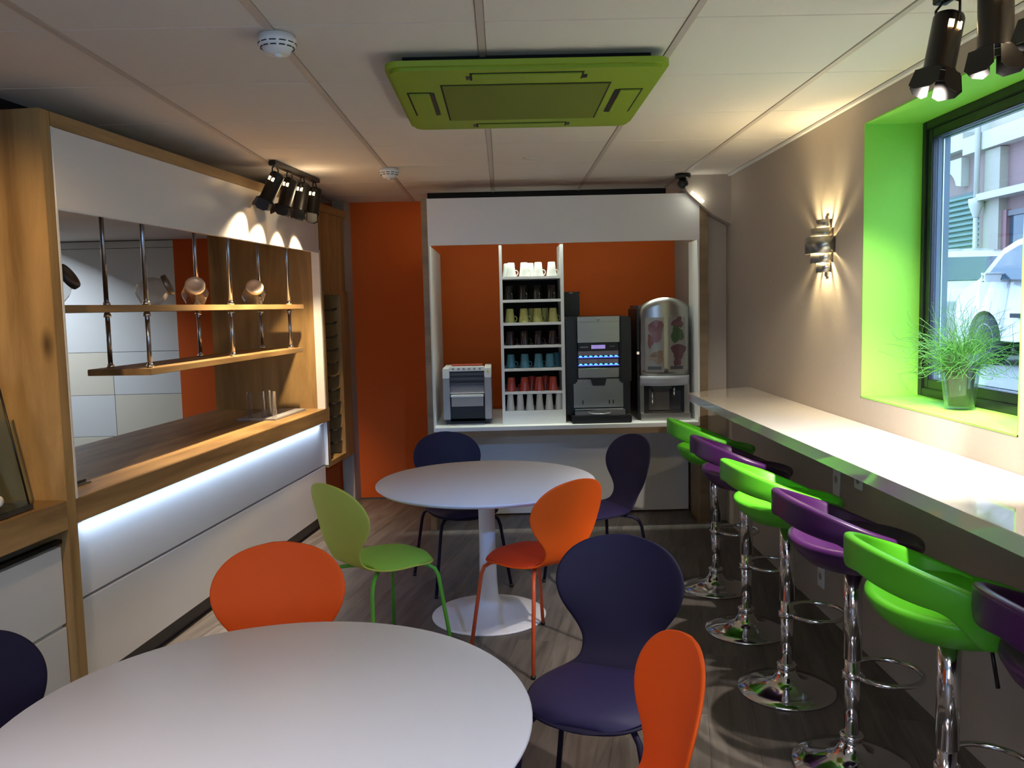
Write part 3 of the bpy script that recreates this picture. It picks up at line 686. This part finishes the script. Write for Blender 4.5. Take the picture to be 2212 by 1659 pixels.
l = bpy.data.lights.new('sconce_light', 'POINT'); l.energy = 36; l.color = (1, .82, .45); l.shadow_soft_size = .026; o = bpy.data.objects.new('sconce_light', l); COL.objects.link(o); o.location = (XR-.060, 4.36, 1.918)

# ================================================================== BAR
t = thing('window_bar', 'long glossy white bar top along the window wall', 'bar counter')
b = MB().prism([(1.18, 5.44), (XR-.001, 5.74), (XR-.001, .2), (1.272, .2)], 1.018, 1.07)
o = b.build('bar_top', 'bar', t); o.modifiers.new('b', 'BEVEL').width = .002
for y in (1.0, 2.6, 4.0, 5.2): MB().prism([(XR, 1.018), (XR, .88), (XR-.03, .88), (XR-.26, .99), (XR-.26, 1.018)], y, y+.04, 'y').build('bracket', 'white', t)
# sockets
def socket(label, y, z, h=.085):
    t = thing('wall_socket', label, 'socket', (XR, y, z))
    box('plate', 'white', t, -.010, 0, -.042, .042, -h, h, .004)
    MB().lathe([(0, -.011), (.019, -.011), (.021, -.009), (.021, -.006)], 20, mtx=Matrix.Rotation(-PI/2, 4, 'Y') @ Matrix.Scale(-1, 4, (0, 0, 1))).build('socket_well', 'grey_pl', t)
socket('white double wall socket under the bar, higher one beside the purple stool', 4.19, .75); socket('small white wall socket close under the bar top', 3.93, .80, .045); socket('low white wall socket near the floor under the bar', 4.386, .19, .06)

# ================================================================== STOOLS
def make_stool(colmat):
    t = thing('bar_stool', '', 'bar stool')
    MB().lathe([(0, .001), (.200, .001), (.203, .006), (.198, .012), (.150, .020), (.09, .035), (.055, .055), (.038, .085), (.033, .10), (0, .10)], 56).build('base', 'chrome', t)
    MB().lathe([(.0, .10), (.040, .10), (.041, .118), (.032, .124), (0, .124)], 32).build('collar', 'chrome', t)
    MB().lathe([(0, .11), (.0255, .11), (.0255, .40), (0, .40)], 32).build('column', 'chrome', t)
    MB().lathe([(0, .395), (.031, .395), (.031, .735), (0, .735)], 32).build('sleeve', 'chrome', t)
    # footrest ring toward the front (+y)
    pts = []
    for k in range(25):
        a = math.radians(-158+316*k/24); pts.append((.118*math.sin(a), .125+.118*math.cos(a), .335))
    pts = [(-.02, .028, .335)]+pts+[(.02, .028, .335)]
    MB().tube(pts, .0085, 10).lathe([(.032, .320), (.034, .322), (.034, .346), (.032, .348)], 28).build('footrest', 'chrome', t)
    MB().tube([(.03, .03, .735), (.11, .05, .715), (.125, .06, .62)], .0055, 8).build('lever', 'blackmetal', t)
    # seat bowl
    b = MB()
    prof = [(0, .722), (.09, .726), (.150, .742), (.190, .778), (.212, .815), (.210, .828), (.19, .832), (.15, .808), (.08, .795), (0, .795)]
    b.lathe(prof, 48)
    for v in b.b.verts: v.co.x *= 1.14; v.co.y = v.co.y*1.02
    b.build('seat', colmat, t)
    # wrap-around tub rim, highest at the back (-y) and falling evenly to the front
    def zt(a): return .822+.172*((1+math.cos(a))/2)**1.25
    def zb(a):
        k = min(1, max(0, (a-.85)/.55)); k = k*k*(3-2*k); return (.908-.035*min(1, a/.8))*(1-k)+.765*k
    A = 2.55
    def fn(u, v):
        a = (u*2-1)*A; aa = abs(a); tp = zt(aa); bt = min(zb(aa), tp-.02); z = bt+(tp-bt)*v
        f = min(1, max(0, (z-.765)/.14)); k = min(1, max(0, (aa-1.9)/.65))
        r = .190+(.062-.03*k)*f**.7
        y = -r*math.cos(a)*(1.02 if aa < PI/2 else .92)
        return Vector((r*1.13*math.sin(a), y, z))
    o = MB().grid(fn, 52, 6).build('ring_back', colmat, t)
    md = o.modifiers.new('s', 'SOLIDIFY'); md.thickness = .030; md.offset = 0
    md = o.modifiers.new('b', 'SUBSURF'); md.levels = 1; md.render_levels = 2
    return t
SG = make_stool('stool_green'); SP = make_stool('stool_purple')
st = [('g', 1.20, 4.80, 'green bar stool farthest along the bar, next to the hutch'), ('p', 1.19, 4.15, 'dark purple bar stool second from the hutch, between two green ones'), ('g', 1.17, 3.48, 'brightly lit green bar stool between two purple stools'),
      ('p', 1.20, 2.88, 'purple bar stool between the lit green stool and the nearest green one'), ('g', 1.215, 2.27, 'green bar stool nearest the camera, large, under the bar edge'), ('p', 1.33, 1.80, 'purple bar stool cut off by the picture edge, nearest of all')]
seen = set()
for c, x, y, lab in st:
    src = SG if c == 'g' else SP
    rz = -PI/2 + .05
    if c not in seen: seen.add(c); o = src; o.location = (x, y, 0); o.rotation_euler = (0, 0, rz); o['label'] = lab; o['group'] = 'bar stools along the window bar'
    else: o = dup(src, (x, y, 0), rz, lab)

# ================================================================== TABLES
def make_table(label, x, y, R):
    t = thing('round_table', label, 'table', (x, y, 0), 0, 'round pedestal tables')
    MB().lathe([(0, .700), (R-.09, .700), (R-.02, .712), (R, .727), (R, .732), (R-.004, .735), (0, .735)], 96).build('table_top', 'table', t)
    MB().lathe([(0, 0), (.303, 0), (.306, .006), (.298, .012), (.22, .030), (.12, .055), (.065, .080), (.052, .11), (.047, .20), (.043, .40), (.044, .60), (.052, .68), (.07, .702), (0, .702)], 64).build('pedestal', 'tablebase', t)
    return t
make_table('round white pedestal table in the middle of the room, ringed by four chairs', -.106, 4.46, .578)
make_table('large round white table filling the near corner of the view', -.550, 1.86, .598)

# ================================================================== CHAIRS
def make_chair(shell, pad, leg, label):
    t = thing('dining_chair', label, 'chair')
    # centre line (y forward, z) and half widths
    cl = [(.222, .425, .0), (.218, .432, .085), (.205, .441, .135), (.175, .449, .175), (.12, .452, .205), (.05, .450, .217), (-.03, .448, .210), (-.09, .450, .190), (-.14, .458, .158), (-.175, .473, .128), (-.198, .497, .122), (-.212, .53, .122),
          (-.222, .565, .138), (-.232, .605, .168), (-.242, .645, .197), (-.254, .69, .216), (-.266, .735, .223), (-.278, .78, .212), (-.288, .818, .185), (-.294, .845, .148), (-.298, .863, .100), (-.300, .872, .045), (-.300, .875, .0)]
    n = len(cl)-1
    def P(i, w):
        y, z, hw = cl[i]
        hw = max(hw, .012)
        f = w*hw
        # curvature: back edges come forward, seat edges dip a little
        if z > .56: return Vector((f, y + .9*f*f*min(1, (z-.56)/.1), z))
        return Vector((f, y, z + (.25*f*f if y < .1 else -.15*f*f)))
    b = MB(); nv = 12; V = [[b.b.verts.new(P(i, -1+2*j/nv)) for j in range(nv+1)] for i in range(n+1)]
    for i in range(n):
        for j in range(nv):
            f = b.b.faces.new((V[i][j], V[i+1][j], V[i+1][j+1], V[i][j+1])); f.smooth = True
    o = b.build('shell', shell, t); md = o.modifiers.new('s', 'SOLIDIFY'); md.thickness = .011; md.offset = 0
    md = o.modifiers.new('b', 'SUBSURF'); md.levels = 1; md.render_levels = 2
    # upholstered pad
    b = MB(); rings = []
    idx = [1, 2, 3, 4, 5, 6, 7, 8]
    def top(i, w, h):
        y, z, hw = cl[i]; hw *= .965; return Vector((w*hw, y-.003 if i < 3 else y, z+.25*(w*hw)**2*(y < .1)+.006+h*(1-abs(w)**4)*(.55 if i in (1, 8) else 1)))
    V = [[b.b.verts.new(top(i, -1+2*j/12, .030)) for j in range(13)] for i in idx]
    W = [[b.b.verts.new(top(i, -1+2*j/12, 0)-Vector((0, 0, .002))) for j in range(13)] for i in idx]
    for i in range(len(idx)-1):
        for j in range(12):
            b.b.faces.new((V[i][j], V[i+1][j], V[i+1][j+1], V[i][j+1])); b.b.faces.new((W[i][j+1], W[i+1][j+1], W[i+1][j], W[i][j]))
        b.b.faces.new((V[i][0], W[i][0], W[i+1][0], V[i+1][0])); b.b.faces.new((V[i][12], V[i+1][12], W[i+1][12], W[i][12]))
    k = len(idx)-1
    for j in range(12): b.b.faces.new((V[0][j], V[0][j+1], W[0][j+1], W[0][j])); b.b.faces.new((V[k][j], W[k][j], W[k][j+1], V[k][j+1]))
    o = b.build('seat_pad', pad, t, smooth=True); md = o.modifiers.new('b', 'SUBSURF'); md.levels = 1; md.render_levels = 2
    for sx in (-1, 1):
        for sy in (1, -1):
            fy = .225 if sy > 0 else -.235
            pts = [(sx*.045, sy*.05, .434), (sx*.11, sy*.115, .432), (sx*.150, sy*.158, .425), (sx*.172, sy*.182, .405), (sx*.182, sy*.194, .37), (sx*.230, fy, .012)]
            lg = MB().tube(pts, .0095, 10).build('leg', leg, t)
            MB().lathe([(0, 0), (.011, 0), (.0115, .016), (.0, .018)], 12, (sx*.231, fy+.001*sy, 0)).build('foot_cap', 'black', lg)
    MB().lathe([(0, .438), (.075, .438), (.075, .430), (0, .430)], 24).build('mounting_plate', leg, t)
    return t
def place(o, x, y, fx, fy):
    o.location = (x, y, 0); o.rotation_euler = (0, 0, math.atan2(-fx, fy)); o['group'] = 'shell dining chairs around the round tables'
P1 = make_chair('purple', 'purple_pad', 'purple', '')
O1 = make_chair('orange', 'orange_pad', 'orange_leg', '')
G1 = make_chair('greenl', 'green_pad', 'green_leg', 'pale green shell chair with green seat pad at the middle table')
place(G1, -.600, 4.00, .71, .70)
place(P1, -.278, 5.04, .36, -.93); P1['label'] = 'dark blue-purple shell chair behind the middle table, facing the camera'
place(O1, .135, 3.98, -.62, .78); O1['label'] = 'orange shell chair at the middle table, its seat turned to the table'
for src, x, y, fx, fy, lab in ((P1, .52, 4.88, -.89, -.45, 'dark purple shell chair between the middle table and the hutch counter'),
                               (P1, .275, 2.545, -.40, -.92, 'large dark purple shell chair beside the near table, wide back in full view'),
                               (P1, -1.07, 1.965, .97, -.20, 'dark purple shell chair cut off by the picture edge, before the white drawers'),
                               (O1, -.735, 2.54, .12, -1.0, 'orange shell chair tucked under the far side of the near table'),
                               (O1, .125, 1.87, -.99, -.10, 'orange shell chair seen edge-on in front of the large purple chair')):
    o = dup(src, (x, y, 0), 0, lab); place(o, x, y, fx, fy)

# ================================================================== PLANT ON THE SILL
t = thing('glass_vase', 'clear tapered glass tumbler holding the grass pot on the lime window sill', 'vase', (1.825, 3.38, 1.197))
MB().lathe([(0, 0), (.052, 0), (.055, .005), (.078, .225), (.076, .225), (.053, .012), (0, .012)], 40).build('tumbler', 'cglass', t)
p = thing('potted_grass', 'curly green grass in a small dark pot inside the glass tumbler', 'plant', (1.825, 3.38, 1.211))
MB().lathe([(0, 0), (.040, 0), (.056, .135), (.061, .138), (.061, .155), (.054, .155), (.050, .138), (0, .136)], 28).build('pot', mat('pot_brown', (44, 34, 30), .6, noise=.2, nscale=20), p)
MB().grid(lambda u, v: Vector(((.0455+.09*(.03+.09*v)+.001)*math.cos(-2.9+1.3*u), (.0455+.09*(.03+.09*v)+.001)*math.sin(-2.9+1.3*u), .035+.085*v+.012*u)), 8, 1).build('paper_tag', mat('paper_tag', (110, 98, 92), .6, noise=.1), p)
b = MB()
for k in range(420):
    a = random.uniform(0, 2*PI); r0 = random.uniform(0, .045); ln_ = random.uniform(.10, .34); x, y, z = r0*math.cos(a), r0*math.sin(a), .135
    el = PI/2 - random.uniform(.05, 1.0)**1.2; d = Vector((math.cos(el)*math.cos(a), math.cos(el)*math.sin(a), math.sin(el)))
    pts = [(x, y, z)]; p_ = Vector((x, y, z)); N_ = 12; w1 = Vector([random.uniform(-1, 1) for _ in range(3)]); 
    for q in range(N_):
        if q % 3 == 0: w1 = Vector([random.uniform(-1, 1) for _ in range(3)])*random.uniform(.1, .55)
        d = (d + w1*.8 + Vector((0, 0, -.04))).normalized(); p_ = p_+d*ln_/N_
        if p_.x > .17: p_.x = .17
        p_.z = max(p_.z, .12); pts.append(tuple(p_))
    b.tube(pts, [.0015*(1-.6*i/N_) for i in range(N_+1)], 4, caps=False)
o = b.build('foliage', mat('grass_green', (60, 118, 44), .5, noise=.4, nscale=14), p); o['kind'] = 'stuff'

# ================================================================== OUTSIDE
M['asphalt'] = mat('pavement_stone', (128, 126, 124), .8, noise=.08, nscale=3, bump=.3)
M['pink'] = mat('facade_pink', (124, 100, 96), .85, noise=.05, nscale=3)
M['cream'] = mat('facade_cream', (150, 144, 126), .85, noise=.05, nscale=3)
M['stone'] = mat('facade_white_stone', (172, 166, 156), .8, noise=.04, nscale=3)
M['shutter'] = mat('shutter_teal', (72, 100, 92), .5, noise=.05, nscale=3)
M['carwhite'] = mat('car_white', (180, 176, 170), .18, noise=.01, coat=.6)
M['carglass'] = mat('car_glass', (40, 62, 72), .06, noise=.05)
M['tyre'] = mat('tyre_rubber', (26, 26, 30), .7, noise=.1)
struct(MB().box(2.0, 22, -12, 40, .70, .80).build('street', 'asphalt'))
bd = struct(MB().box(9.5, 12, -6, 40, .8, 6.2).build('opposite_building', 'pink'))
FX = 9.5
box('string_course', 'stone', bd, FX-.25, FX, -6, 17.25, 4.42, 4.75); box('string_course', 'stone', bd, FX-.25, FX, 17.25, 40, 4.55, 4.88)
box('upper_wall', 'cream', bd, FX-.05, FX, -6, 40, 4.75, 6.2)
box('ledge', 'stone', bd, FX-.35, FX, -6, 16.55, 3.45, 3.58)
box('pilaster', 'cream', bd, FX-.16, FX, 16.10, 16.60, .8, 4.4); box('pilaster', 'pink', bd, FX-.10, FX, 16.50, 16.85, .8, 4.42)
box('upper_opening', 'shutter', bd, FX-.07, FX-.04, 17.5, 18.1, 5.2, 7.0)
box('door_opening', 'carglass', bd, FX-.03, FX+.0, 14.3, 16.1, .8, 3.15)
box('door_frame', mat('door_frame_red', (120, 84, 84), .6, noise=.08), bd, FX-.10, FX, 15.95, 16.25, .8, 3.22); box('door_frame', 'darkgrey', bd, FX-.08, FX, 14.3, 16.25, 3.10, 3.2)
box('garage_recess', 'plinth', bd, FX-.02, FX+.0, 16.85, 20.6, .8, 3.72)
for k in range(27):
    z = .85+k*.105
    MB().prism([(0, 0), (-.045, .02), (-.045, .065), (0, .092)], 16.87, 20.4, 'y').build('shutter_slat', 'shutter', bd, loc=(FX-.03, 0, z))
# arch bracket and downpipe
b = MB(); pts = [(17.55+.7*math.sin(k*PI/16), 4.0+.35*math.cos(k*PI/16)) for k in range(0, 9)]
b.prism([(17.45, 4.42), (18.6, 4.42), (18.6, 4.3)]+[(18.45-.62*math.sin(k*PI/16)-.2, 3.80+.45*math.cos(k*PI/16)) for k in range(0, 8)]+[(17.45, 3.85)], FX-.16, FX, 'x'); b.build('arch_bracket', 'stone', bd)
MB().tube([(FX-.30, 16.62, .85), (FX-.30, 16.62, 3.35)], .045, 10).tube([(FX-.30, 16.62, 3.4), (FX-.30, 16.60, 7)], .05, 10).lathe([(.05, 3.15), (.13, 3.38), (.14, 3.50), (.05, 3.52)], 16, (FX-.30, 16.62, 0)).build('downpipe', 'stone', bd)
# cars
def make_car(label, loc, rz):
    t = thing('parked_car', label, 'car', loc, rz, None)   # front towards +y, centre at origin
    W2 = .86
    side = [(-2.0, .35), (-2.02, .75), (-1.95, 1.05), (-1.70, 1.46), (-1.0, 1.55), (.10, 1.56), (.70, 1.54), (1.0, 1.49), (1.22, 1.40), (1.46, 1.05), (1.85, .92), (1.98, .78), (2.02, .55), (2.0, .32)]
    def arch(cy): return [(cy+.36*math.cos(a), .30+.36*math.sin(a)) for a in [k*PI/10 for k in range(0, 11)]]
    bot = [(2.0, .22)]+arch(1.30)+arch(-1.28)+[(-2.0, .22)]
    poly = side[::1]+[(p[0], max(p[1], .2)) for p in bot[:]]
    secs = [(-W2, .90, .0), (-W2+.04, 1.0, .0), (-.40, 1.03, .02), (.40, 1.03, .02), (W2-.04, 1.0, 0), (W2, .90, 0)]
    b = MB(); rows_ = []
    for x, s, dz in secs:
        row = []
        for (y, z) in poly:
            inset = 0
            if z > 1.0 and abs(x) > .5: inset = (z-1.0)*.42
            xx = (abs(x)-inset)*(1 if x > 0 else -1)
            yy = y*(1 if z > .95 or abs(y) < 1.7 else (1.0+ (s-1)*.12*2)); row.append(b.b.verts.new((xx, yy, z+(dz if z > .9 else 0))))
        rows_.append(row)
    n = len(poly)
    for a, c in zip(rows_, rows_[1:]):
        for i in range(n): b.b.faces.new((a[i], a[(i+1) % n], c[(i+1) % n], c[i]))
    b.b.faces.new(rows_[0][::-1]); b.b.faces.new(rows_[-1])
    bmesh.ops.triangulate(b.b, faces=[f for f in b.b.faces if len(f.verts) > 4])
    b.build('body', 'carwhite', t)
    for sx in (-1, 1):
        def q(y, z): return Vector((sx*(W2-(z-1.0)*.42+.006), y, z))
        b = MB(); vs = [b.b.verts.new(q(*p)) for p in ((1.32, 1.04), (1.13, 1.33), (.90, 1.42), (.55, 1.47), (.05, 1.48), (.05, 1.0))]; b.b.faces.new(vs); b.build('side_window', 'carglass', t).modifiers.new('s', 'SOLIDIFY').thickness = .006
        b = MB(); vs = [b.b.verts.new(q(*p)) for p in ((-.05, 1.0), (-.05, 1.46), (-.95, 1.45), (-1.35, 1.06))]; b.b.faces.new(vs); b.build('side_window', 'carglass', t).modifiers.new('s', 'SOLIDIFY').thickness = .006
        box('rub_strip', 'tyre', t, sx*W2-.012, sx*W2+.012, -.85, .75, .58, .63)
        box('door_handle', 'tyre', t, sx*W2-.01, sx*W2+.02, -.30, -.12, .86, .89)
        for cy in (1.30, -1.28):
            wh = MB().lathe([(0, -.10), (.17, -.10), (.20, -.09), (.30, -.09), (.31, 0), (.30, .09), (0, .09)], 28, mtx=Matrix.Rotation(PI/2, 4, 'Y')).build('wheel', 'tyre', t, loc=(sx*(W2-.10), cy, .31))
            MB().lathe([(0, .085), (.10, .10), (.19, .095), (.20, .08)], 20, mtx=Matrix.Rotation(sx*PI/2, 4, 'Y')).build('hub_cap', 'grey_pl', wh)
        MB().box(sx*(W2+.0), sx*(W2+.17), .98, 1.05, 1.02, 1.10, .015).build('mirror', 'carwhite', t)
        MB().box(sx*.50, sx*.80, 1.93, 2.015, .62, .76, .02).build('headlight', 'cglass', t)
    b = MB(); vs = [b.b.verts.new(p) for p in ((-.72, 1.475, 1.06), (.72, 1.475, 1.06), (.60, 1.235, 1.40), (-.60, 1.235, 1.40))]; b.b.faces.new(vs); b.build('windscreen', 'carglass', t).modifiers.new('s', 'SOLIDIFY').thickness = .02
    g_ = box('grille', 'tyre', t, -.42, .42, 2.0, 2.03, .40, .68)
    for k in range(4): box('grille_bar', 'carwhite', g_, -.40, .40, 2.028, 2.036, .44+k*.06, .455+k*.06)
    return t
c1 = make_car('white car parked side-on outside the window, cut off by the window edge', (6.78, 9.15, .80), 0)
c2 = dup(c1, (6.95, 13.75, .80), PI-.06, 'white car parked nose-on beyond the first car, bonnet and grille showing')
